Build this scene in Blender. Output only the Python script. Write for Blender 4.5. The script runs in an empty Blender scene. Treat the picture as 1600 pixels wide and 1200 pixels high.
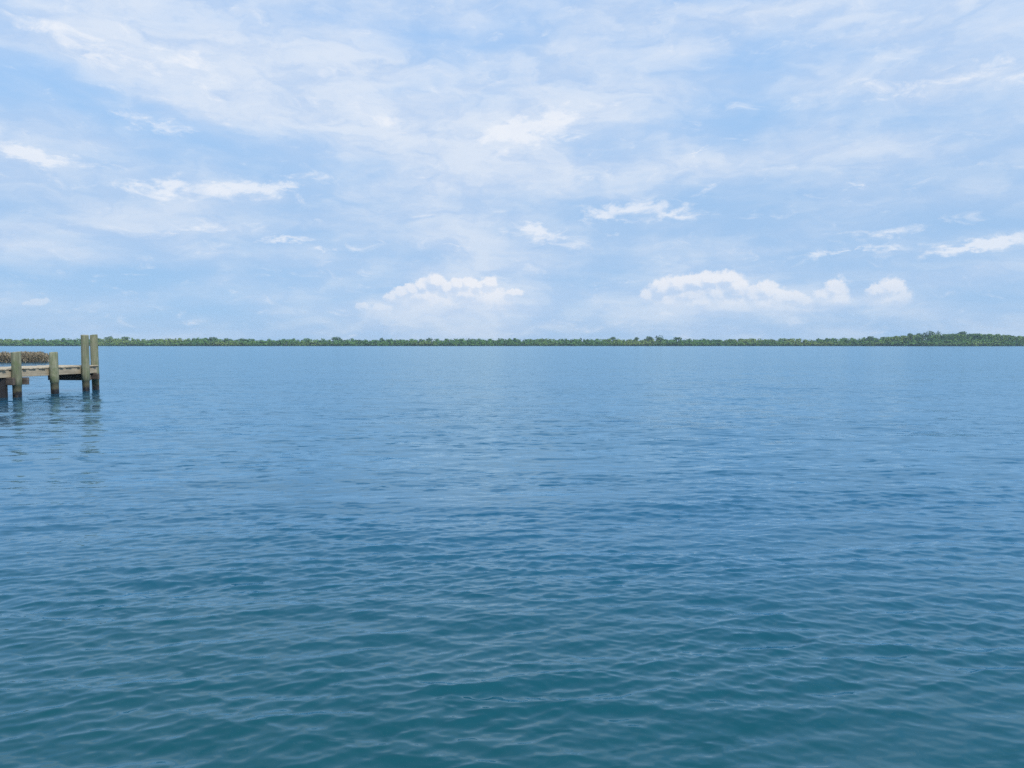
import bpy, bmesh, math, random
import numpy as np
from mathutils import Vector, Matrix

R = math.radians
rng = random.Random(7)
nrg = np.random.default_rng(11)
scene = bpy.context.scene
col = scene.collection

# ------------------------------------------------------------------ camera
H = 1.8                      # eye height above the water
FPX = 1155.0                 # focal length in photo pixels (1600 wide)
PITCH = math.atan(61.5 / FPX)
cam_d = bpy.data.cameras.new('camera')
cam_d.sensor_width = 36.0
cam_d.lens = 36.0 * FPX / 1600.0
cam_d.clip_start = 0.1
cam_d.clip_end = 8000
cam = bpy.data.objects.new('camera', cam_d)
cam.location = (0, 0, H)
cam.rotation_euler = (math.pi / 2 - PITCH, 0, 0)
col.objects.link(cam)
scene.camera = cam


def ray(px, py):
    """photo pixel -> world direction"""
    r, u = (px - 800) / FPX, (600 - py) / FPX
    c, s = math.cos(PITCH), math.sin(PITCH)
    return Vector((r, c + u * s, -s + u * c))


def azel(px, py):
    d = ray(px, py)
    return (math.degrees(math.atan2(d.x, d.y)),
            math.degrees(math.atan2(d.z, math.hypot(d.x, d.y))))


# ------------------------------------------------------------------ sun / sky
SUN_EL, SUN_AZ = 50.0, 132.0          # azimuth clockwise from +Y
sun_d = bpy.data.lights.new('sun', 'SUN')
sun_d.energy = 3.0
sun_d.angle = R(1.5)
sun_d.color = (1.0, 0.95, 0.88)
sun = bpy.data.objects.new('sun', sun_d)
sv = Vector((math.sin(R(SUN_AZ)) * math.cos(R(SUN_EL)), math.cos(R(SUN_AZ)) * math.cos(R(SUN_EL)), math.sin(R(SUN_EL))))
sun.rotation_euler = sv.to_track_quat('Z', 'Y').to_euler()
sun.location = (20, -20, 40)
col.objects.link(sun)

vs = scene.view_settings
vs.view_transform = 'Standard'
vs.look = 'None'
vs.gamma = 1.0
vs.exposure = 0.0
vs.use_curve_mapping = False


class NT:
    """tiny expression builder over a node tree"""
    def __init__(self, tree):
        self.t = tree
        self.n = tree.nodes
        self.l = tree.links

    def put(self, node, i, v):
        if v is None:
            return
        if isinstance(v, bpy.types.NodeSocket):
            self.l.new(v, node.inputs[i])
        else:
            node.inputs[i].default_value = v

    def m(self, op, a, b=None, c=None, clamp=False):
        n = self.n.new('ShaderNodeMath')
        n.operation = op
        n.use_clamp = clamp
        self.put(n, 0, a); self.put(n, 1, b); self.put(n, 2, c)
        return n.outputs[0]

    def vm(self, op, a, b=None, scale=None):
        n = self.n.new('ShaderNodeVectorMath')
        n.operation = op
        self.put(n, 0, a); self.put(n, 1, b)
        if scale is not None:
            self.put(n, 'Scale', scale)
        return n.outputs['Value'] if op in ('LENGTH', 'DOT_PRODUCT') else n.outputs[0]

    def xyz(self, x, y, z):
        n = self.n.new('ShaderNodeCombineXYZ')
        self.put(n, 0, x); self.put(n, 1, y); self.put(n, 2, z)
        return n.outputs[0]

    def sep(self, v):
        n = self.n.new('ShaderNodeSeparateXYZ')
        self.put(n, 0, v)
        return n.outputs

    def noise(self, vec, scale=1.0, detail=4.0, rough=0.5, distort=0.0, lac=2.0, dim='3D'):
        n = self.n.new('ShaderNodeTexNoise')
        n.noise_dimensions = dim
        self.put(n, 'Vector', vec); self.put(n, 'Scale', scale); self.put(n, 'Detail', detail)
        self.put(n, 'Roughness', rough); self.put(n, 'Distortion', distort); self.put(n, 'Lacunarity', lac)
        return n.outputs

    def smooth(self, v, lo, hi, a=0.0, b=1.0):
        n = self.n.new('ShaderNodeMapRange')
        n.interpolation_type = 'SMOOTHSTEP'
        self.put(n, 'Value', v)
        n.inputs['From Min'].default_value = lo; n.inputs['From Max'].default_value = hi
        n.inputs['To Min'].default_value = a; n.inputs['To Max'].default_value = b
        return n.outputs[0]

    def mix(self, f, a, b, blend='MIX'):
        n = self.n.new('ShaderNodeMix')
        n.data_type = 'RGBA'
        n.blend_type = blend
        self.put(n, 0, f); self.put(n, 6, a); self.put(n, 7, b)
        return n.outputs[2]


def c4(r, g, b):
    return (r, g, b, 1.0)


def lin(r, g, b, k=1.0):
    f = lambda v: ((v / 255) / 12.92 if v / 255 <= 0.04045 else ((v / 255 + 0.055) / 1.055) ** 2.4)
    return (f(r) * k, f(g) * k, f(b) * k, 1.0)


world = bpy.data.worlds.new('World')
scene.world = world
world.use_nodes = True
W = NT(world.node_tree)
W.n.clear()
SKY_STRENGTH = 0.15
SKY_TINT = (1.30, 1.72, 1.88)
out = W.n.new('ShaderNodeOutputWorld')
sky = W.n.new('ShaderNodeTexSky')
sky.sky_type = 'NISHITA'
sky.sun_disc = False
sky.sun_elevation = R(SUN_EL)
sky.sun_rotation = R(SUN_AZ)
sky.altitude = 0
sky.air_density = 1.0
sky.dust_density = 0.3
sky.ozone_density = 2.0
tc = W.n.new('ShaderNodeTexCoord')
D = tc.outputs['Generated']
dx, dy, dz = W.sep(D)
zc = W.m('MAXIMUM', dz, 0.0)
hyp = W.m('SQRT', W.m('ADD', W.m('MULTIPLY', dx, dx), W.m('MULTIPLY', dy, dy)))
AZ = W.m('MULTIPLY', W.m('ARCTAN2', dx, dy), 57.29578)
EL = W.m('MULTIPLY', W.m('ARCTAN2', dz, hyp), 57.29578)
inv = W.m('DIVIDE', 1.0, W.m('ADD', zc, 0.16))
PX = W.m('MULTIPLY', dx, inv)
PY = W.m('MULTIPLY', dy, inv)
PL = W.xyz(PX, PY, 0.0)                       # position on a flat cloud deck


def blobs(lst, vec):
    """sum of soft elliptic cloud masses, each given by its direction (azimuth, elevation)"""
    tot = None
    k = 1155 * math.pi / 180
    for px, py, sx, sy, rot, amp in lst:
        a0, e0 = azel(px, py)
        mp = W.n.new('ShaderNodeMapping')
        mp.vector_type = 'TEXTURE'
        W.put(mp, 'Vector', vec)
        mp.inputs['Location'].default_value = (a0, e0, 0)
        mp.inputs['Rotation'].default_value = (0, 0, R(-rot))
        mp.inputs['Scale'].default_value = (sx * 3.0 / k, sy * 3.0 / k, 1)
        gr = W.n.new('ShaderNodeTexGradient')
        gr.gradient_type = 'QUADRATIC_SPHERE'
        W.put(gr, 'Vector', mp.outputs[0])
        tot = W.m('MULTIPLY_ADD', gr.outputs[1], amp * 1.25, tot if tot is not None else 0.0)
    return tot


# coordinates warped by turbulence
AE = W.xyz(AZ, EL, 0.0)
wn = W.noise(W.vm('MULTIPLY', AE, (0.16, 0.38, 0)), 1.0, 5.0, 0.55, dim='2D')
wv = W.vm('ADD', AE, W.vm('MULTIPLY', W.vm('SUBTRACT', wn[1], (0.5, 0.5, 0.5)), (8.0, 3.2, 0)))
wn2 = W.noise(W.vm('MULTIPLY', AE, (0.6, 1.2, 0)), 1.0, 5.0, 0.62, dim='2D')
wf = W.vm('ADD', AE, W.vm('MULTIPLY', W.vm('SUBTRACT', wn2[1], (0.5, 0.5, 0.5)), (2.6, 1.5, 0)))

veil_blobs = [
    (150, 60, 160, 30, 14, 0.42), (420, 105, 200, 34, 12, 0.42), (640, 110, 220, 50, 5, 0.30),
    (640, 195, 240, 26, 8, 0.34), (850, 190, 110, 30, -12, 0.36), (470, 180, 260, 30, 6, 0.18),
    (1450, 50, 200, 45, 0, 0.42), (1480, 128, 200, 18, 3, 0.36), (1120, 8, 230, 14, 2, 0.35),
    (80, 300, 150, 30, 8, 0.32), (90, 392, 110, 11, 8, 0.42), (850, 268, 180, 22, 4, 0.26),
    (1080, 258, 80, 16, 2, 0.28), (1290, 228, 110, 18, 6, 0.26), (1050, 105, 120, 34, 10, 0.18),
    (1500, 290, 160, 40, 0, 0.12), (420, 300, 110, 14, -4, 0.25), (330, 370, 60, 14, 0, 0.14),
    (1150, 380, 300, 10, -2, 0.10), (700, 460, 180, 26, 0, 0.12), (1200, 480, 200, 24, 0, 0.12),
    (740, 430, 110, 60, 0, 0.34), (740, 300, 120, 60, 0, 0.24), (740, 240, 90, 60, 0, 0.16), (240, 440, 200, 36, 0, -0.26), (1330, 400, 180, 40, 0, -0.16), (740, 480, 80, 24, 0, 0.2),
    (700, 482, 100, 26, 0, 0.30), (1110, 484, 110, 24, 0, 0.26), (830, 200, 70, 22, -8, 0.2),
    (560, 310, 110, 12, -4, -0.30), (640, 345, 150, 20, -4, -0.21), (180, 178, 160, 18, 6, -0.26),
    (330, 232, 190, 22, 10, -0.22), (1225, 75, 50, 40, 0, -0.24), (1180, 185, 110, 24, -6, -0.27),
    (1290, 320, 240, 34, 0, -0.20), (620, 150, 60, 14, 0, -0.11), (760, 15, 200, 22, 4, -0.18),
    (950, 210, 120, 18, -8, -0.17), (1560, 210, 120, 22, 0, -0.14), (940, 420, 240, 20, 0, -0.08),
    (300, 440, 300, 20, 0, -0.11), (1500, 345, 120, 12, 0, -0.15),
]
small_blobs = [
    (975, 330, 36, 9, -6, 0.62), (1050, 334, 26, 6, -10, 0.52), (940, 340, 24, 4, 6, 0.42),
    (858, 366, 34, 9, 5, 0.60), (825, 355, 16, 6, 0, 0.42), (235, 192, 24, 7, 6, 0.42),
    (30, 235, 34, 10, 18, 0.48), (80, 246, 40, 5, 4, 0.46), (360, 296, 60, 10, -6, 0.48),
    (440, 290, 50, 6, -10, 0.42), (270, 297, 16, 8, -30, 0.46), (222, 290, 24, 5, 0, 0.46),
    (800, 208, 44, 13, -8, 0.56), (850, 190, 50, 11, -14, 0.48), (890, 215, 20, 5, -8, 0.42),
    (1545, 379, 38, 6, -5, 0.58), (1500, 388, 40, 4, -8, 0.46), (1345, 288, 12, 4, 0, 0.4),
    (1390, 366, 50, 6, -2, 0.36), (1320, 393, 60, 3, -3, 0.42), (715, 387, 16, 3, 4, 0.44),
    (445, 374, 36, 3, -3, 0.38), (510, 389, 22, 3, -5, 0.40), (1092, 236, 9, 2, 0, 0.42),
    (200, 90, 70, 9, 16, 0.34), (300, 100, 50, 8, 10, 0.36), (120, 70, 50, 9, 20, 0.32),
    (580, 185, 60, 7, 10, 0.30), (1500, 125, 120, 9, 2, 0.30), (310, 355, 30, 6, -10, 0.3),
]
# cumulus heads low over the shore: (x, y, radius x, radius y) of each puff
puffs = [
    (612, 464, 15, 8), (628, 459, 16, 10), (645, 454, 15, 11), (662, 448, 14, 12), (680, 441, 17, 14), (697, 450, 14, 11),
    (716, 446, 15, 12), (732, 444, 15, 11), (748, 448, 13, 9), (764, 442, 15, 10), (804, 457, 13, 6),
    (567, 478, 11, 5), (598, 480, 14, 8), (660, 462, 30, 14), (730, 460, 40, 13), (690, 470, 40, 14),
    (1014, 462, 14, 12), (1034, 452, 22, 16), (1060, 446, 26, 15), (1086, 441, 26, 13), (1112, 438, 24, 13), (1138, 437, 20, 13),
    (1150, 450, 18, 20), (1120, 460, 28, 22), (1080, 464, 34, 22), (1045, 472, 30, 16), (1180, 463, 16, 16), (1197, 454, 18, 15),
    (1216, 466, 18, 14), (1236, 465, 20, 9), (1256, 470, 18, 7), (1290, 461, 15, 10), (1304, 454, 17, 15), (1309, 468, 15, 12),
    (1372, 456, 17, 12), (1393, 452, 20, 14), (1404, 465, 16, 12), (1140, 478, 50, 18), (1220, 482, 50, 12), (62, 471, 11, 4),
    (1385, 470, 24, 10), (52, 476, 12, 3),
    (680, 474, 62, 24), (755, 470, 50, 20), (1095, 474, 78, 30), (1205, 478, 48, 20), (1300, 468, 20, 17), (1390, 466, 27, 19),
]


def puff_union(vec):
    tot = None
    k = 1155 * math.pi / 180
    for px, py, sx, sy in puffs:
        a0, e0 = azel(px, py)
        mp = W.n.new('ShaderNodeMapping')
        mp.vector_type = 'TEXTURE'
        W.put(mp, 'Vector', vec)
        mp.inputs['Location'].default_value = (a0, e0, 0)
        mp.inputs['Scale'].default_value = (sx * 1.25 / k, sy * 1.3 / k, 1)
        gr = W.n.new('ShaderNodeTexGradient')
        gr.gradient_type = 'SPHERICAL'
        W.put(gr, 'Vector', mp.outputs[0])
        tot = W.m('MAXIMUM', gr.outputs[1], tot) if tot is not None else gr.outputs[1]
    return tot


# veil of thin high cloud, streaked
st = W.vm('MULTIPLY', PL, (0.55, 1.35, 1.0))
f1 = W.noise(st, 1.25, 6.0, 0.55, 0.12, dim='2D')[0]
f2 = W.noise(W.vm('MULTIPLY', AE, (0.10, 0.34, 1.0)), 1.0, 6.0, 0.55, 0.25, dim='2D')[0]
veil0 = W.m('ADD', W.m('MULTIPLY', f1, 0.55), W.m('MULTIPLY', f2, 0.85))
veil0 = W.m('ADD', veil0, W.smooth(EL, 20.0, 34.0, 0.0, 0.15))    # the same mean cover above as in view
veil = W.m('ADD', veil0, W.m('MULTIPLY', blobs(veil_blobs, wv), 0.64))
veil = W.smooth(veil, 0.14, 1.20)
# broken brighter cloudlets
f3 = W.noise(W.vm('MULTIPLY', AE, (0.40, 1.0, 1.0)), 1.0, 7.0, 0.64, 0.4, dim='2D')[0]
sm = W.m('ADD', blobs(small_blobs, wf), W.m('MULTIPLY', W.m('SUBTRACT', f3, 0.5), 1.5))
sm_soft = W.smooth(sm, 0.10, 0.66)
# cumulus banks low over the shore
wn3 = W.noise(AE, 2.6, 5.0, 0.62, dim='2D')
wc = W.vm('ADD', AE, W.vm('ADD', W.vm('MULTIPLY', W.vm('SUBTRACT', wn3[1], (0.5, 0.5, 0.5)), (0.6, 0.5, 0)),
                              W.vm('MULTIPLY', W.vm('SUBTRACT', wn2[1], (0.5, 0.5, 0.5)), (0.8, 0.4, 0))))
cu = puff_union(wc)
cu_up = puff_union(W.vm('ADD', wc, (0.26, 0.42, 0)))
cu_lit = W.smooth(W.m('ADD', W.m('SUBTRACT', cu, cu_up), W.m('MULTIPLY', W.m('SUBTRACT', wn3[0], 0.5), 0.5)), -0.30, 0.36)
cu_edge = W.smooth(W.m('ADD', cu, W.m('MULTIPLY', W.m('SUBTRACT', wn2[0], 0.5), 0.3)), 0.0, 0.36)
cu_a = W.m('MULTIPLY', cu_edge, W.m('MULTIPLY', W.m('MULTIPLY_ADD', cu_lit, 0.30, 0.42), W.smooth(EL, 1.2, 5.0, 0.0, 1.0)))

K = 1.0 / SKY_STRENGTH
def KC(r, g, b):
    return tuple(v * K for v in lin(r, g, b)[:3]) + (1,)


base = W.vm('MULTIPLY', sky.outputs[0], SKY_TINT)
low = W.smooth(EL, 8.0, 44.0, 0.96, 0.0)              # pale moist air low over the water
base = W.mix(low, base, KC(154, 192, 233))
lowv = W.smooth(EL, 1.0, 16.0, 0.72, 0.84)
def background(c):
    n = W.n.new('ShaderNodeBackground')
    n.inputs['Strength'].default_value = SKY_STRENGTH
    W.put(n, 0, c)
    return n.outputs[0]


def mixsh(f, a, b):
    n = W.n.new('ShaderNodeMixShader')
    W.put(n, 0, f); W.put(n, 1, a); W.put(n, 2, b)
    return n.outputs[0]


def veiled(v, warp):
    vn = W.noise(W.vm('MULTIPLY', warp, (0.22, 0.62, 1.0)), 1.0, 6.0, 0.56, 0.2, dim='2D')[0]
    vcol = W.mix(W.smooth(W.m('ADD', vn, W.m('MULTIPLY', v, 0.25)), 0.44, 0.92), KC(194, 214, 242), KC(228, 236, 248))
    return W.mix(W.m('MULTIPLY', v, lowv), base, vcol)


plain = veiled(W.smooth(veil0, 0.14, 1.20), AE)                     # the same cloud deck all round
colr = veiled(veil, wv)
colr = W.mix(W.m('MULTIPLY', sm_soft, 0.68), colr, KC(244, 247, 253))
cucol = W.mix(cu_lit, KC(221, 230, 246), KC(250, 249, 251))
with_cu = W.mix(cu_a, colr, cucol)
# the drawn cloud masses all lie in this part of the sky; elsewhere they are zero, so skip them
aaz = W.m('ABSOLUTE', AZ)
zone = W.m('MULTIPLY', W.m('LESS_THAN', EL, 40.0), W.m('LESS_THAN', aaz, 60.0))
zone_cu = W.m('MULTIPLY', W.m('LESS_THAN', EL, 7.6), W.m('LESS_THAN', aaz, 45.0))
sh_all = mixsh(zone, background(plain), mixsh(zone_cu, background(colr), background(with_cu)))
W.l.new(sh_all, out.inputs[0])
world.cycles.sampling_method = 'MANUAL'
world.cycles.sample_map_resolution = 1024

cy = scene.cycles
cy.use_denoising = False
cy.use_adaptive_sampling = True
cy.adaptive_threshold = 0.008
cy.max_bounces = 6
cy.diffuse_bounces = 3
cy.glossy_bounces = 3
cy.transmission_bounces = 2
cy.volume_bounces = 0
cy.caustics_reflective = False
cy.caustics_refractive = False


# ------------------------------------------------------------------ helpers
def tag(o, label=None, cat=None, group=None, kind=None):
    if label: o['label'] = label
    if cat: o['category'] = cat
    if group: o['group'] = group
    if kind: o['kind'] = kind
    return o


def mesh_np(name, co, quads, smooth=False):
    me = bpy.data.meshes.new(name)
    n, q = len(co), len(quads)
    me.vertices.add(n)
    me.vertices.foreach_set('co', np.ascontiguousarray(co, dtype=np.float32).ravel())
    k = quads.shape[1]
    me.loops.add(q * k)
    me.loops.foreach_set('vertex_index', np.ascontiguousarray(quads, dtype=np.int32).ravel())
    me.polygons.add(q)
    me.polygons.foreach_set('loop_start', np.arange(0, q * k, k, dtype=np.int32))
    if smooth:
        me.polygons.foreach_set('use_smooth', np.ones(q, dtype=bool))
    me.update(calc_edges=True)
    return me


def link(name, me, mat, parent=None):
    o = bpy.data.objects.new(name, me)
    if mat is not None and not me.materials:
        me.materials.append(mat)
    col.objects.link(o)
    o.parent = parent
    return o


def empty(name, loc, rz=0.0):
    o = bpy.data.objects.new(name, None)
    o.empty_display_size = 0.3
    o.location = loc
    o.rotation_euler.z = rz
    col.objects.link(o)
    return o


def new_mat(name):
    m = bpy.data.materials.new(name)
    m.use_nodes = True
    t = NT(m.node_tree)
    b = m.node_tree.nodes['Principled BSDF']
    return m, t, b


# ------------------------------------------------------------------ water
def make_water():
    ppx = 739.0 * H
    p = np.concatenate([np.arange(0.85, 3.0, 0.25), np.arange(3.0, 455.0, 0.45), np.arange(455.0, 640.0, 3.0)])
    radii = (ppx / p)[::-1]
    radii = np.concatenate([[0.5, 0.8, 1.2, 1.7], radii[radii > 2.0]])
    a_in = np.arange(-43.0, 43.001, 0.106)
    a_out = np.concatenate([np.arange(47.0, 180.0, 5.0), np.arange(180.0, 317.0, 5.0)])
    ang = np.concatenate([a_in, a_out]) * np.pi / 180
    nr, na = len(radii), len(ang)
    rr, aa = np.meshgrid(radii, ang, indexing='ij')
    x = (rr * np.sin(aa)).astype(np.float32)
    y = (rr * np.cos(aa)).astype(np.float32)
    dr = np.gradient(radii)
    sp = np.maximum(dr, radii * 0.106 * np.pi / 180)[:, None].astype(np.float32) * np.ones((1, na), np.float32)
    sp[:, len(a_in) - 1:] = 1e3
    sp[:, 0] = 1e3
    # gusts: broad patches where the ripples are stronger or weaker
    def lowf(scx, scy, n, seed):
        g = np.random.default_rng(seed)
        v = np.zeros_like(x)
        for _ in range(n):
            t = g.uniform(0, 2 * np.pi); k = g.uniform(0.5, 1.5)
            v += np.sin(x * (math.cos(t) * k / scx) + y * (math.sin(t) * k / scy) + g.uniform(0, 6.28))
        return v / math.sqrt(n / 2)
    gust = 1.0 + 0.20 * np.tanh(lowf(5.0, 2.0, 9, 3)) + 0.18 * np.tanh(lowf(1.4, 0.7, 9, 5))
    gust_fine = 1.0 + 0.42 * np.tanh(lowf(0.9, 0.4, 11, 8)) + 0.36 * np.tanh(lowf(4.0, 1.5, 9, 9))
    z = np.zeros_like(x); ox = np.zeros_like(x); oy = np.zeros_like(x)
    lost = np.zeros_like(x)
    octs = [(4.5, 2.2, 0.010, 12, 20, 0.0), (2.2, 1.1, 0.017, 16, 25, 0.0), (1.1, 0.55, 0.023, 24, 30, 0.25), (0.55, 0.3, 0.036, 30, 34, 0.7),
            (0.3, 0.17, 0.050, 36, 38, 1.0), (0.17, 0.095, 0.056, 40, 43, 1.0), (0.095, 0.05, 0.046, 30, 48, 1.0)]
    g = np.random.default_rng(21)
    for l0, l1, slope, n, spread, fine in octs:
        gm = gust * (1 - fine) + gust_fine * fine
        for i in range(n):
            lam = l0 * (l1 / l0) ** ((i + g.random()) / n)
            k = 2 * math.pi / lam
            th = R(-90 + 6 + g.normal(0, spread * 0.62))
            dxx, dyy = math.cos(th), math.sin(th)
            a = slope * math.sqrt(2.0 / n) / k
            f = np.clip((lam / sp - 1.9) / 1.8, 0, 1)
            ph = (x * (k * dxx) + y * (k * dyy) + g.uniform(0, 6.28)).astype(np.float32)
            af = a * f * gm
            z += af * np.cos(ph)
            s = af * np.sin(ph) * 0.85
            ox -= s * dxx; oy -= s * dyy
            lost += (1 - f) * (slope * slope / n)
    co = np.stack([x + ox, y + oy, z], -1).reshape(-1, 3)
    i = np.arange(nr - 1)[:, None]; j = np.arange(na)[None, :]
    j2 = (j + 1) % na
    # the ring closes behind the camera
    quads = np.stack([i * na + j, i * na + j2, (i + 1) * na + j2, (i + 1) * na + j], -1).reshape(-1, 4)[:, ::-1]
    me = mesh_np('water', co, quads, True)
    at = me.attributes.new('ripple', 'FLOAT', 'POINT')
    at.data.foreach_set('value', np.sqrt(lost).astype(np.float32).ravel())
    return me


wm, T, B = new_mat('water')
geo = T.n.new('ShaderNodeNewGeometry')
P = geo.outputs['Position']
att = T.n.new('ShaderNodeAttribute')
att.attribute_name = 'ripple'
rip = att.outputs['Fac']
# unresolved ripples as a slope field
na_ = T.noise(T.vm('MULTIPLY', P, (2.2, 3.4, 1.0)), 1.0, 3.0, 0.6)
nb_ = T.noise(T.vm('MULTIPLY', P, (0.5, 1.0, 1.0)), 1.0, 2.0, 0.55)
nf_ = T.noise(T.vm('MULTIPLY', P, (16.0, 26.0, 1.0)), 1.0, 2.0, 0.6)
patch = T.noise(T.vm('MULTIPLY', P, (0.012, 0.05, 1.0)), 1.0, 4.0, 0.55)[0]
pk = T.smooth(patch, 0.35, 0.65, 0.75, 1.25)
half = (0.5, 0.5, 0.5)
sl = T.vm('ADD', T.vm('SCALE', T.vm('SUBTRACT', na_[1], half), scale=3.0), T.vm('SCALE', T.vm('SUBTRACT', nb_[1], half), scale=2.2))
sl = T.vm('SCALE', sl, scale=T.m('MULTIPLY', T.m('MULTIPLY', rip, 1.5), pk))
sl = T.vm('ADD', sl, T.vm('SCALE', T.vm('SUBTRACT', nf_[1], half), scale=0.08))
fn = T.noise(T.vm('MULTIPLY', P, (2.6, 6.0, 1.0)), 1.0, 3.0, 0.62, 0.3)[0]
fm = T.noise(T.vm('MULTIPLY', P, (0.22, 0.5, 1.0)), 1.0, 3.0, 0.6)[0]
front = T.m('MULTIPLY', T.smooth(fn, 0.53, 0.68), T.smooth(fm, 0.36, 0.62, 0.15, 1.0))
sl = T.vm('MULTIPLY', sl, (0.7, 1.0, 0.0))
sl = T.vm('ADD', sl, T.xyz(0.0, T.m('MULTIPLY', front, -0.26), 0.0))
nrm = T.vm('NORMALIZE', T.vm('ADD', geo.outputs['Normal'], sl))
tone = T.noise(T.vm('MULTIPLY', P, (0.05, 0.12, 1.0)), 1.0, 3.0, 0.5)[0]
T.n.remove(B)
body = T.n.new('ShaderNodeBsdfDiffuse')
py_ = T.sep(P)[1]
deep = T.smooth(T.m('ADD', py_, T.m('MULTIPLY', T.m('SUBTRACT', tone, 0.5), 6.0)), 2.0, 8.5)      # green shallows near the landing, blue beyond
bcol = T.mix(deep, c4(0.005, 0.070, 0.088), c4(0.010, 0.090, 0.162))
T.put(body, 'Color', T.vm('SCALE', bcol, scale=T.m('MULTIPLY_ADD', tone, 0.4, 0.8)))
gls = T.n.new('ShaderNodeBsdfGlossy')
gls.distribution = 'GGX'
gls.inputs['Color'].default_value = c4(0.66, 0.88, 1.0)
T.put(gls, 'Roughness', T.m('MULTIPLY_ADD', rip, 0.9, 0.04))
T.put(gls, 'Normal', nrm)
# Fresnel reflectance; where ripples are finer than the mesh their mean slope lowers it, as on real open water
ct = T.m('MAXIMUM', T.vm('DOT_PRODUCT', nrm, geo.outputs['Incoming']), 0.0)
rr_ = T.m('MULTIPLY', rip, 0.5)
ce = T.m('SQRT', T.m('ADD', T.m('MULTIPLY', ct, ct), T.m('MULTIPLY', rr_, rr_)))
fr = T.m('MULTIPLY_ADD', T.m('POWER', T.m('SUBTRACT', 1.0, T.m('MINIMUM', ce, 1.0)), 4.0), 0.98, 0.02)
wmx = T.n.new('ShaderNodeMixShader')
T.put(wmx, 0, fr); T.put(wmx, 1, body.outputs[0]); T.put(wmx, 2, gls.outputs[0])
T.l.new(wmx.outputs[0], T.n['Material Output'].inputs['Surface'])
water = link('water', make_water(), wm)
tag(water, 'rippled blue-green open water of the bay', 'water', kind='structure')

# ------------------------------------------------------------------ far shore
SHORE = 1000.0


def shore_y(x):
    return SHORE + 25 * math.sin(x * 0.006 + 1.0) + 12 * math.sin(x * 0.021) - 60 * math.exp(-((x - 640) / 170) ** 2)


def prof(px):
    """skyline row of the wood in the photograph, by column"""
    xs = [-400, 0, 60, 130, 175, 230, 330, 400, 470, 560, 640, 760, 900, 1000, 1100, 1250, 1310, 1370, 1420, 1470, 1510, 1560, 1600, 1700, 2000]
    ys = [529, 529, 528.5, 528, 527, 529, 527.6, 529, 529, 529.5, 529, 528.2, 528.5, 529, 528.5, 528, 527.3, 525.6, 523, 521, 519.5, 521.5, 524.5, 526, 528]
    return float(np.interp(px, xs, ys))


def top_z(x, y):
    px = 800 + FPX * x / y
    return H + (538.5 - prof(px)) / FPX * y


TREE_H = 8.2


def land_z(x, y):
    dd = y - shore_y(x)
    if dd < 0:
        return max(-1.0, dd * 0.05) - 0.05
    crest = max(0.4, top_z(x, shore_y(x) + 40) - TREE_H)
    t = min(1.0, dd / 45.0)
    return 0.35 * min(1, dd / 4) + (crest - 0.35) * t * t * (3 - 2 * t) * 0.97


def grid_land():
    xs = np.linspace(-1250, 1250, 180)
    ds = np.array([-15, -4, 0, 3, 8, 15, 25, 35, 45, 60, 90, 150, 260])
    co = [(x, shore_y(x) + d, land_z(x, shore_y(x) + d)) for x in xs for d in ds]
    n = len(ds)
    q = [(i * n + j, (i + 1) * n + j, (i + 1) * n + j + 1, i * n + j + 1) for i in range(len(xs) - 1) for j in range(n - 1)]
    return mesh_np('far_shore', np.array(co), np.array(q), True)


lm, T, B = new_mat('shore_soil')
geo = T.n.new('ShaderNodeNewGeometry')
nn = T.noise(geo.outputs['Position'], 0.08, 4, 0.6)[0]
T.l.new(T.mix(nn, c4(0.03, 0.045, 0.022), c4(0.06, 0.065, 0.035)), B.inputs['Base Color'])
B.inputs['Roughness'].default_value = 0.95
tag(link('far_shore', grid_land(), lm), 'low muddy shore under the far wood', 'shore', kind='structure')


def foliage_mat(name, dark, light, warm, scale):
    m, T, B = new_mat(name)
    geo = T.n.new('ShaderNodeNewGeometry')
    n1 = T.noise(geo.outputs['Position'], scale, 2, 0.5)[0]
    n2 = T.noise(T.vm('MULTIPLY', geo.outputs['Position'], (1, 1, 1.5)), 0.014, 3, 0.55)[0]
    c = T.mix(T.smooth(n1, 0.32, 0.7), dark, light)
    c = T.mix(T.smooth(n2, 0.46, 0.66, 0, 0.75), c, warm)
    rnd = T.m('MULTIPLY_ADD', geo.outputs['Random Per Island'], 0.28, 0.80)
    c = T.vm('SCALE', c, scale=rnd)
    T.l.new(c, B.inputs['Base Color'])
    B.inputs['Roughness'].default_value = 0.75
    B.inputs['Specular IOR Level'].default_value = 0.2
    return m


fol = foliage_mat('mangrove_leaves', c4(0.062, 0.155, 0.040), c4(0.135, 0.275, 0.055), c4(0.22, 0.29, 0.06), 0.11)
fol_dark = foliage_mat('tall_tree_leaves', c4(0.045, 0.105, 0.042), c4(0.09, 0.17, 0.055), c4(0.10, 0.17, 0.05), 0.3)
bark, T, B = new_mat('bark')
geo = T.n.new('ShaderNodeNewGeometry')
nn = T.noise(T.vm('MULTIPLY', geo.outputs['Position'], (3, 3, 0.6)), 1.0, 4, 0.6)[0]
T.l.new(T.mix(nn, c4(0.05, 0.04, 0.03), c4(0.14, 0.115, 0.09)), B.inputs['Base Color'])
B.inputs['Roughness'].default_value = 0.9


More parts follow.
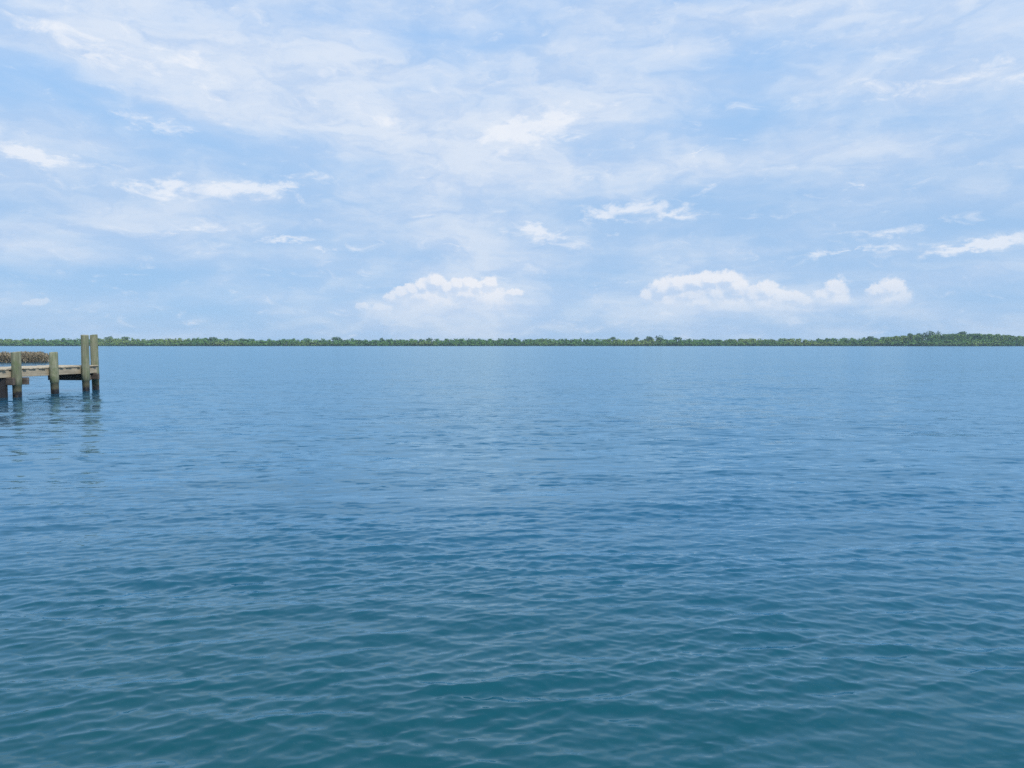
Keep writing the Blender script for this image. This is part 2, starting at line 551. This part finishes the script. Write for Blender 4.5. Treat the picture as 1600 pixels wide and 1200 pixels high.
def crown_quads(g, w, h, n, leaf, lobes=7, low=0.0, low0=0.35):
    """leaf clumps over a handful of lobes, as quads (n,4,3); base at z=0"""
    cs = []
    for i in range(lobes):
        t = g.uniform(0, 6.283); r = w * 0.5 * 0.62 * math.sqrt(g.random())
        zz = h * (low0 + (0.73 - low0) * g.random()) * (1 - 0.35 * (r / (w * 0.5)) ** 2)
        cs.append((r * math.cos(t), r * math.sin(t), zz, w * g.uniform(0.20, 0.33), h * g.uniform(0.20, 0.32)))
    qs = np.empty((n, 4, 3))
    for i in range(n):
        cx, cy, cz, rw, rh = cs[g.integers(lobes)]
        v = g.normal(size=3); v /= np.linalg.norm(v)
        if v[2] < -0.5: v[2] *= -1
        rad = g.uniform(0.7, 1.08)
        c = np.array([cx + v[0] * rw * rad, cy + v[1] * rw * rad, max(low, cz + v[2] * rh * rad)])
        nrmv = v + g.normal(size=3) * 0.30; nrmv /= np.linalg.norm(nrmv)
        a = np.cross(nrmv, g.normal(size=3)); a /= np.linalg.norm(a)
        b = np.cross(nrmv, a)
        s = leaf * g.uniform(0.6, 1.3)
        qs[i, 0] = c - a * s - b * s * .35; qs[i, 1] = c + a * s * .25 - b * s
        qs[i, 2] = c + a * s + b * s * .3; qs[i, 3] = c - a * s * .2 + b * s
    return qs


def build_wood(name, x0, x1, label):
    g = np.random.default_rng(int(abs(x0)) + 5)
    temps = [crown_quads(g, 1.0, 1.0, 170, 0.080, 11, low0=0.08) for _ in range(12)]
    parts = []
    rows = [(2, 5.2, 0.62), (6, 6.0, 0.85), (13, 6.5, 0.95), (22, 7.0, 1.0), (33, 7.5, 1.02), (46, 8.5, 1.03)] + ([(54, 6.5, 1.0), (66, 6.5, 1.0)] if x0 > 0 else [])
    for d, step, hk in rows:
        x = x0
        while x < x1:
            xx = x + g.uniform(-2, 2)
            yy = shore_y(xx) + d + g.uniform(-2.5, 2.5)
            z = land_z(xx, yy)
            full = max(5.0, (top_z(xx, yy) - z) if d > 20 else TREE_H)
            hh = full * hk * (g.uniform(0.74, 1.06) if x0 < 0 else g.uniform(0.86, 1.03))
            w = g.uniform(6.5, 12.0)
            q = temps[g.integers(len(temps))]
            t = g.uniform(0, 6.283); c, s = math.cos(t), math.sin(t)
            qq = np.empty_like(q)
            qq[..., 0] = (q[..., 0] * c - q[..., 1] * s) * w + xx
            qq[..., 1] = (q[..., 0] * s + q[..., 1] * c) * w + yy
            qq[..., 2] = q[..., 2] * hh * 1.08 + z - 0.4
            parts.append(qq)
            x += step * g.uniform(0.7, 1.35)
    q = np.concatenate(parts).reshape(-1, 3)
    me = mesh_np(name, q, np.arange(len(q)).reshape(-1, 4))
    tag(link(name, me, fol), label, 'wood', kind='stuff')


build_wood('mangrove_wood', -1080, 500, 'long low green mangrove wood along the far shore')
build_wood('hillside_wood', 500, 1080, 'thick green wood on the rounded hill at the right end of the far shore')


def tapered(bm, p0, p1, r0, r1, seg=8):
    a = (Vector(p1) - Vector(p0)).normalized()
    u = a.orthogonal().normalized(); v = a.cross(u)
    rings = []
    for p, r in ((p0, r0), (p1, r1)):
        rings.append([bm.verts.new(Vector(p) + (u * math.cos(t) + v * math.sin(t)) * r) for t in [6.2832 * k / seg for k in range(seg)]])
    for k in range(seg):
        bm.faces.new((rings[0][k], rings[0][(k + 1) % seg], rings[1][(k + 1) % seg], rings[1][k]))
    bm.faces.new(rings[1]); bm.faces.new(rings[0][::-1])


def emergent(px, top, wpx, hpx, depth, label, n=170, sparse=False):
    """a taller tree whose crown stands above the wood; px/top say where its head shows"""
    d = ray(px, top)
    x = d.x / d.y * (SHORE + depth)
    y = shore_y(x) + depth
    p = Vector((0, 0, H)) + d * (y / d.y)
    zt = p.z
    zb = land_z(p.x, y)
    s = y / FPX
    w, h = wpx * s, hpx * s
    root = empty('tree', (p.x, y, zb - 0.2))
    tag(root, label, 'tree', 'taller trees standing above the far wood')
    g = np.random.default_rng(int(px * 7))
    h = h * 1.5
    q = crown_quads(g, w * 1.08, h * 1.12, int(n * 1.7), 0.66 if not sparse else 0.45, 9, low0=0.22)
    q[..., 2] += (zt - (zb - 0.2)) - h
    qq = q.reshape(-1, 3)
    link('crown', mesh_np('crown', qq, np.arange(len(qq)).reshape(-1, 4)), fol_dark, root)
    bm = bmesh.new()
    hb = zt - zb - h * 0.55
    tapered(bm, (0, 0, -0.5), (0.1, 0, hb), 0.38, 0.24)
    for k in range(5):
        t = k * 1.26 + px
        tapered(bm, (0.1, 0, hb * (0.82 + 0.035 * k)), (math.cos(t) * w * 0.3, math.sin(t) * w * 0.3, hb + h * 0.28), 0.14, 0.05, 6)
    me = bpy.data.meshes.new('trunk'); bm.to_mesh(me); bm.free()
    link('trunk', me, bark, root)


emergent(527, 525.2, 17, 6, 30, 'broad flat-headed dark tree standing up left of the centre of the far shore', 190)
emergent(1015, 524.6, 12, 6, 30, 'dark round tree, left one of the close pair right of centre on the far shore', 150)
emergent(1030, 524.0, 15, 7, 34, 'dark wide tree, right one of the close pair right of centre on the far shore', 160)
emergent(1450, 516.2, 17, 10, 42, 'large dense dome-headed tree, tallest on the wooded hill at right', 230)
emergent(1467, 516.8, 11, 7, 46, 'thin sparse tree close to the right of the tall dome-headed tree', 60, True)
emergent(1505, 518.0, 16, 6, 44, 'dark tree at the crest of the hill, right of the tall pair', 150)
emergent(1437, 519.5, 10, 6, 42, 'small dark tree just left of the tall dome-headed tree', 110)
emergent(1423, 521.0, 10, 5, 40, 'round tree on the left slope of the wooded hill', 110)
emergent(669, 527.2, 13, 5, 30, 'low wide tree above the wood halfway between the broad flat-headed tree and centre', 120)
emergent(597, 527.4, 8, 5, 30, 'small round tree just right of the broad flat-headed tree', 90)
emergent(957, 526.4, 10, 5, 30, 'small dark tree a little left of the close pair of trees', 100)
emergent(995, 526.6, 7, 4.5, 30, 'tiny round tree close to the left of the close pair', 80)
emergent(1060, 526.2, 13, 5, 30, 'low spreading tree a little right of the close pair', 120)
emergent(172, 526.2, 14, 5, 30, 'dark tree above the wood just right of the tall dock piles', 120)
emergent(196, 525.8, 13, 5, 30, 'second dark tree right of the tall dock piles', 120)
emergent(333, 526.8, 18, 5, 30, 'wide dark tree above the left part of the far wood', 130)
emergent(1360, 525.0, 14, 5, 38, 'dark tree at the left foot of the wooded hill', 120)

# ------------------------------------------------------------------ wood of the dock
def wood_mat(name, ca, cb, axis, streak=(18, 18, 1.2), wet=False, moss=None):
    m, T, B = new_mat(name)
    tcn = T.n.new('ShaderNodeTexCoord')
    oi = T.n.new('ShaderNodeObjectInfo')
    p = T.vm('ADD', tcn.outputs['Object'], T.vm('SCALE', (1.0, 1.7, 2.3), scale=T.m('MULTIPLY', oi.outputs['Random'], 30.0)))
    sc = {'x': (streak[2], streak[0], streak[1]), 'y': (streak[0], streak[2], streak[1]), 'z': streak}[axis]
    g1 = T.noise(T.vm('MULTIPLY', p, sc), 1.0, 5, 0.6, 0.6)[0]
    g2 = T.noise(p, 3.0, 4, 0.6)[0]
    c = T.mix(T.smooth(g1, 0.3, 0.7), ca, cb)
    c = T.vm('SCALE', c, scale=T.m('MULTIPLY_ADD', g2, 0.7, 0.65))
    ck = T.noise(T.vm('MULTIPLY', p, tuple(v * (1.5 if v > 5 else 0.5) for v in sc)), 1.0, 3, 0.6)[0]
    c = T.vm('SCALE', c, scale=T.smooth(ck, 0.27, 0.40, 0.35, 1.0))           # drying checks
    c = T.vm('SCALE', c, scale=T.m('MULTIPLY_ADD', oi.outputs['Random'], 0.3, 0.85))
    if moss:
        c = T.mix(T.smooth(T.noise(p, 5.0, 5, 0.65)[0], 0.46, 0.66, 0, 0.75), c, moss)
    if wet:
        geo = T.n.new('ShaderNodeNewGeometry')
        zz = T.sep(geo.outputs['Position'])[2]
        e = T.m('ADD', zz, T.m('MULTIPLY', T.m('SUBTRACT', T.noise(p, 7.0, 4, 0.6)[0], 0.5), 0.22))
        c = T.mix(T.smooth(e, 0.36, 0.44, 1, 0), c, T.mix(g2, c4(0.105, 0.098, 0.055), c4(0.18, 0.165, 0.10)))
        rust = T.smooth(T.noise(p, 9.0, 3, 0.5)[0], 0.52, 0.62)
        c = T.mix(T.smooth(e, 0.13, 0.27, 1, 0), c, T.mix(rust, c4(0.012, 0.010, 0.009), c4(0.050, 0.036, 0.024)))
        T.l.new(T.smooth(e, 0.05, 0.2, 0.35, 0.85), B.inputs['Roughness'])
    else:
        B.inputs['Roughness'].default_value = 0.85
    T.l.new(c, B.inputs['Base Color'])
    bp = T.n.new('ShaderNodeBump')
    bp.inputs['Distance'].default_value = 0.012
    T.l.new(g1, bp.inputs['Height'])
    T.l.new(bp.outputs[0], B.inputs['Normal'])
    return m


m_pile = wood_mat('pile_timber', c4(0.155, 0.16, 0.095), c4(0.31, 0.31, 0.20), 'z', wet=True, moss=c4(0.15, 0.185, 0.085))
m_end = wood_mat('pile_end_grain', c4(0.28, 0.27, 0.22), c4(0.42, 0.40, 0.34), 'z', (9, 9, 9))
m_shaded = wood_mat('shaded_timber', c4(0.010, 0.010, 0.012), c4(0.030, 0.028, 0.027), 'z')  # near-black: the shade below the deck put into the timber colour
m_deck = wood_mat('deck_timber', c4(0.39, 0.325, 0.22), c4(0.58, 0.50, 0.365), 'x')
m_fascia = wood_mat('fascia_timber', c4(0.30, 0.245, 0.165), c4(0.47, 0.40, 0.285), 'y')
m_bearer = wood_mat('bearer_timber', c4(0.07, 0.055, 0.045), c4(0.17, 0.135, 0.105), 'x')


def box_mesh(name, sx, sy, sz, bev=0.006, jit=0.0):
    bm = bmesh.new()
    bmesh.ops.create_cube(bm, size=1.0)
    for v in bm.verts:
        v.co.x *= sx; v.co.y *= sy; v.co.z *= sz
    if bev:
        bmesh.ops.bevel(bm, geom=list(bm.edges), offset=bev, segments=1, affect='EDGES')
    me = bpy.data.meshes.new(name); bm.to_mesh(me); bm.free()
    return me


def pile_mesh(top, r, seed, sleeve=0.42, seg=24):
    """round timber pile with a slightly wider sleeve above the splash zone"""
    g = random.Random(seed)
    bm = bmesh.new()
    zs = [(-1.6, r * 0.93), (-0.3, r * 0.93), (0.15, r * 0.92), (sleeve - 0.012, r * 0.93), (sleeve, r * 1.03), (sleeve + 0.25, r * 1.02),
          (top * 0.5 + 0.2, r), (top * 0.75, r * 0.99), (top - 0.03, r * 0.98), (top, r * 0.93)]
    ph = g.uniform(0, 6.28)
    rings = []
    for z, rad in zs:
        ring = []
        for k in range(seg):
            t = 6.28318 * k / seg
            rr = rad * (1 + 0.022 * math.sin(2 * t + ph) + 0.014 * math.sin(5 * t + ph * 2 + z) + 0.008 * g.uniform(-1, 1))
            ring.append(bm.verts.new((rr * math.cos(t), rr * math.sin(t), z + (0.014 * math.cos(t + ph) if z >= top - 0.04 else 0))))
        rings.append(ring)
    for a, b in zip(rings[:-1], rings[1:]):
        for k in range(seg):
            f = bm.faces.new((a[k], a[(k + 1) % seg], b[(k + 1) % seg], b[k])); f.smooth = True
    f = bm.faces.new(rings[-1]); f.material_index = 1
    me = bpy.data.meshes.new('pile'); bm.to_mesh(me); bm.free()
    me.materials.append(m_pile); me.materials.append(m_end)
    return me


A = Vector((-16.97, 25.3, 0)); AX = math.atan2(0.5, 3.3)     # the dock runs away from the camera, a little to the right
dock = empty('timber_dock', A, -AX)
tag(dock, 'small weathered timber dock on round green-grey piles at the left edge', 'dock')
DECK = 0.985
inv_m = (Matrix.Translation(A) @ Matrix.Rotation(-AX, 4, 'Z')).inverted()


def loc(x, y, z=0.0):
    return inv_m @ Vector((x, y, z))


# (x, y, top, radius)
piles = [(-16.97, 25.30, 1.555, 0.148, None), (-16.70, 26.96, 1.525, 0.146, None),
         (-16.46, 28.52, 2.175, 0.142, 'tall mooring pile at the near corner of the dock end'),
         (-16.62, 29.46, 2.195, 0.140, 'tall mooring pile at the far corner of the dock end')]
for i, (x, y, top, r, lab) in enumerate(piles):
    o = link('pile', pile_mesh(top, r, 40 + i), None, dock)
    o.location = loc(x, y)
    o.rotation_euler = (rng.uniform(-.008, .008), rng.uniform(-.008, .008), rng.uniform(0, 6))
    if lab: o['label'] = lab
# pile under the deck, its shade painted in as near-black timber
for (x, y) in ((-17.36, 25.08),):
    bm = bmesh.new(); tapered(bm, (0, 0, -1.6), (0, 0, DECK - 0.34), 0.19, 0.18, 20)
    me = bpy.data.meshes.new('under_pile'); bm.to_mesh(me); bm.free()
    o = link('under_pile', me, m_shaded, dock); o.location = loc(x, y); o['label'] = 'pile under the deck, coloured black for the shade it stands in'

# deck planks, laid across; local x = across (edge at about -0.13), local y = along
EDGE, WID, Y0, Y1 = -0.12, 1.95, -9.0, 4.12
pm = [box_mesh('deck_plank', WID + 0.05 * k, 0.136, 0.045, 0.005) for k in range(3)]
y = Y0; k = 0
while y < Y1 - 0.07:
    me = pm[k % 3]
    o = link('deck_plank', me, m_deck, dock)
    w = WID + 0.05 * (k % 3)
    o.location = (EDGE + rng.uniform(-.012, .014) + 0.02 * (k % 3) - w / 2, y + 0.07, DECK - 0.0225 + rng.uniform(-.005, .006))
    o.rotation_euler = (rng.uniform(-.006, .006), rng.uniform(-.003, .003), rng.uniform(-.004, .004))
    y += 0.1445; k += 1
# edge boards under the planks, along the sides, in lengths
for x_ in (EDGE - 0.055, EDGE - WID + 0.05):
    for ya, yb in ((Y0, -4.0), (-4.0, 0.0), (0.0, 1.72), (1.72, 4.10)):
        o = link('edge_board', box_mesh('edge_board', 0.06, yb - ya - 0.012, 0.255, 0.006), m_fascia, dock)
        o.location = (x_ + rng.uniform(-.004, .004), (ya + yb) / 2, DECK - 0.05 - 0.1275 - 0.002)
o = link('edge_board', box_mesh('edge_board', WID - 0.2, 0.06, 0.255, 0.006), m_fascia, dock)
o.location = (EDGE - WID / 2, Y1 - 0.05, DECK - 0.18)
for x_ in (EDGE - 0.7, EDGE - 1.3):
    o = link('joist', box_mesh('joist', 0.06, Y1 - Y0 - 0.3, 0.2, 0), m_bearer, dock)
    o.location = (x_, (Y0 + Y1) / 2, DECK - 0.05 - 0.103)
# bearers across, bolted to the piles under the boards
def bearer(xa, xb, y_, zt, h, th=0.10):
    o = link('bearer', box_mesh('bearer', xb - xa, th, h, 0.008), m_bearer, dock)
    o.location = ((xa + xb) / 2, y_, zt - h / 2)
    return o
BT = DECK - 0.312
bearer(-1.9, 0.25, 0.215, BT, 0.25)
bearer(-1.9, 0.10, -0.215, BT, 0.25)
bearer(-1.75, 0.06, 3.46, BT - 0.06, 0.2)
bearer(-1.75, 0.02, 3.98, BT - 0.01, 0.235)
for yy in (-3.8, -7.6):
    bearer(-1.9, 0.2, yy, BT, 0.25)
    for x_ in (0.0, -1.75):
        o = link('pile', pile_mesh(1.54, 0.155, int(yy * 10 + x_ * 3)), None, dock); o.location = (x_, yy - 0.22, 0)

# ------------------------------------------------------------------ reed bed behind the dock
rm, T, B = new_mat('reed')
geo = T.n.new('ShaderNodeNewGeometry')
rnd = geo.outputs['Random Per Island']
cr = T.n.new('ShaderNodeValToRGB')
cr.color_ramp.elements[0].color = c4(0.25, 0.20, 0.125)
cr.color_ramp.elements[1].color = c4(0.34, 0.27, 0.19)
e = cr.color_ramp.elements.new(0.5); e.color = c4(0.28, 0.23, 0.135)
T.l.new(rnd, cr.inputs[0])
T.l.new(cr.outputs[0], B.inputs['Base Color'])
B.inputs['Roughness'].default_value = 0.8


def reeds():
    g = np.random.default_rng(3)
    qs = []
    yb = 74.0
    for i in range(15000):
        px = -60 + g.random() * 136
        yy = yb + 7 * g.random() ** 1.3
        hh = 0.98 + 0.03 * math.sin(px * 0.21)
        if px > 60: hh *= 1.0 - 0.35 * ((px - 60) / 16) ** 2
        if px < 20: hh *= 0.80 + 0.22 * math.exp(-((px - 4) / 7) ** 2)
        x = (px - 800) / FPX * yb + g.normal(0, 0.08) - (yy - yb) * 0.62
        zt = hh * (g.random() ** 0.6) * g.uniform(0.85, 1.08)
        ln, wd = g.uniform(0.10, 0.32), g.uniform(0.012, 0.05)
        d = np.array([g.normal(0, 0.5), g.normal(0, 0.5), 1.0]); d *= ln / np.linalg.norm(d)
        t = g.uniform(0, 6.283)
        w = np.array([math.cos(t) * wd, math.sin(t) * wd, 0])
        c = np.array([x, yy, max(zt - ln * 0.5, -0.05)])
        qs.append([c - w * 0.6, c + w * 0.6, c + d * 0.6 + w, c + d * 0.6 - w])
        qs.append([c + d * 0.6 - w, c + d * 0.6 + w, c + d + w * 0.2, c + d - w * 0.2])
    q = np.array(qs).reshape(-1, 3)
    return mesh_np('reed_bed', q, np.arange(len(q)).reshape(-1, 4))


tag(link('reed_bed', reeds(), rm), 'brown reed bed in the water behind the dock at left', 'reeds', kind='stuff')

# ------------------------------------------------------------------ air
hz = bpy.data.meshes.new('haze')
bm = bmesh.new()
bmesh.ops.create_cube(bm, size=1.0)
for v in bm.verts:
    v.co = Vector((v.co.x * 3400, v.co.y * 3400, -3.0 if v.co.z < 0 else 34.0))
bm.to_mesh(hz); bm.free()
hm = bpy.data.materials.new('haze')
hm.use_nodes = True
hn = hm.node_tree
hn.nodes.clear()
ho = hn.nodes.new('ShaderNodeOutputMaterial')
pv = hn.nodes.new('ShaderNodeVolumePrincipled')
pv.inputs['Color'].default_value = c4(0.62, 0.82, 1.0)
pv.inputs['Density'].default_value = 0.00017
hn.links.new(pv.outputs[0], ho.inputs['Volume'])
tag(link('haze', hz, hm), 'thin pale haze over the bay', 'haze', kind='stuff')
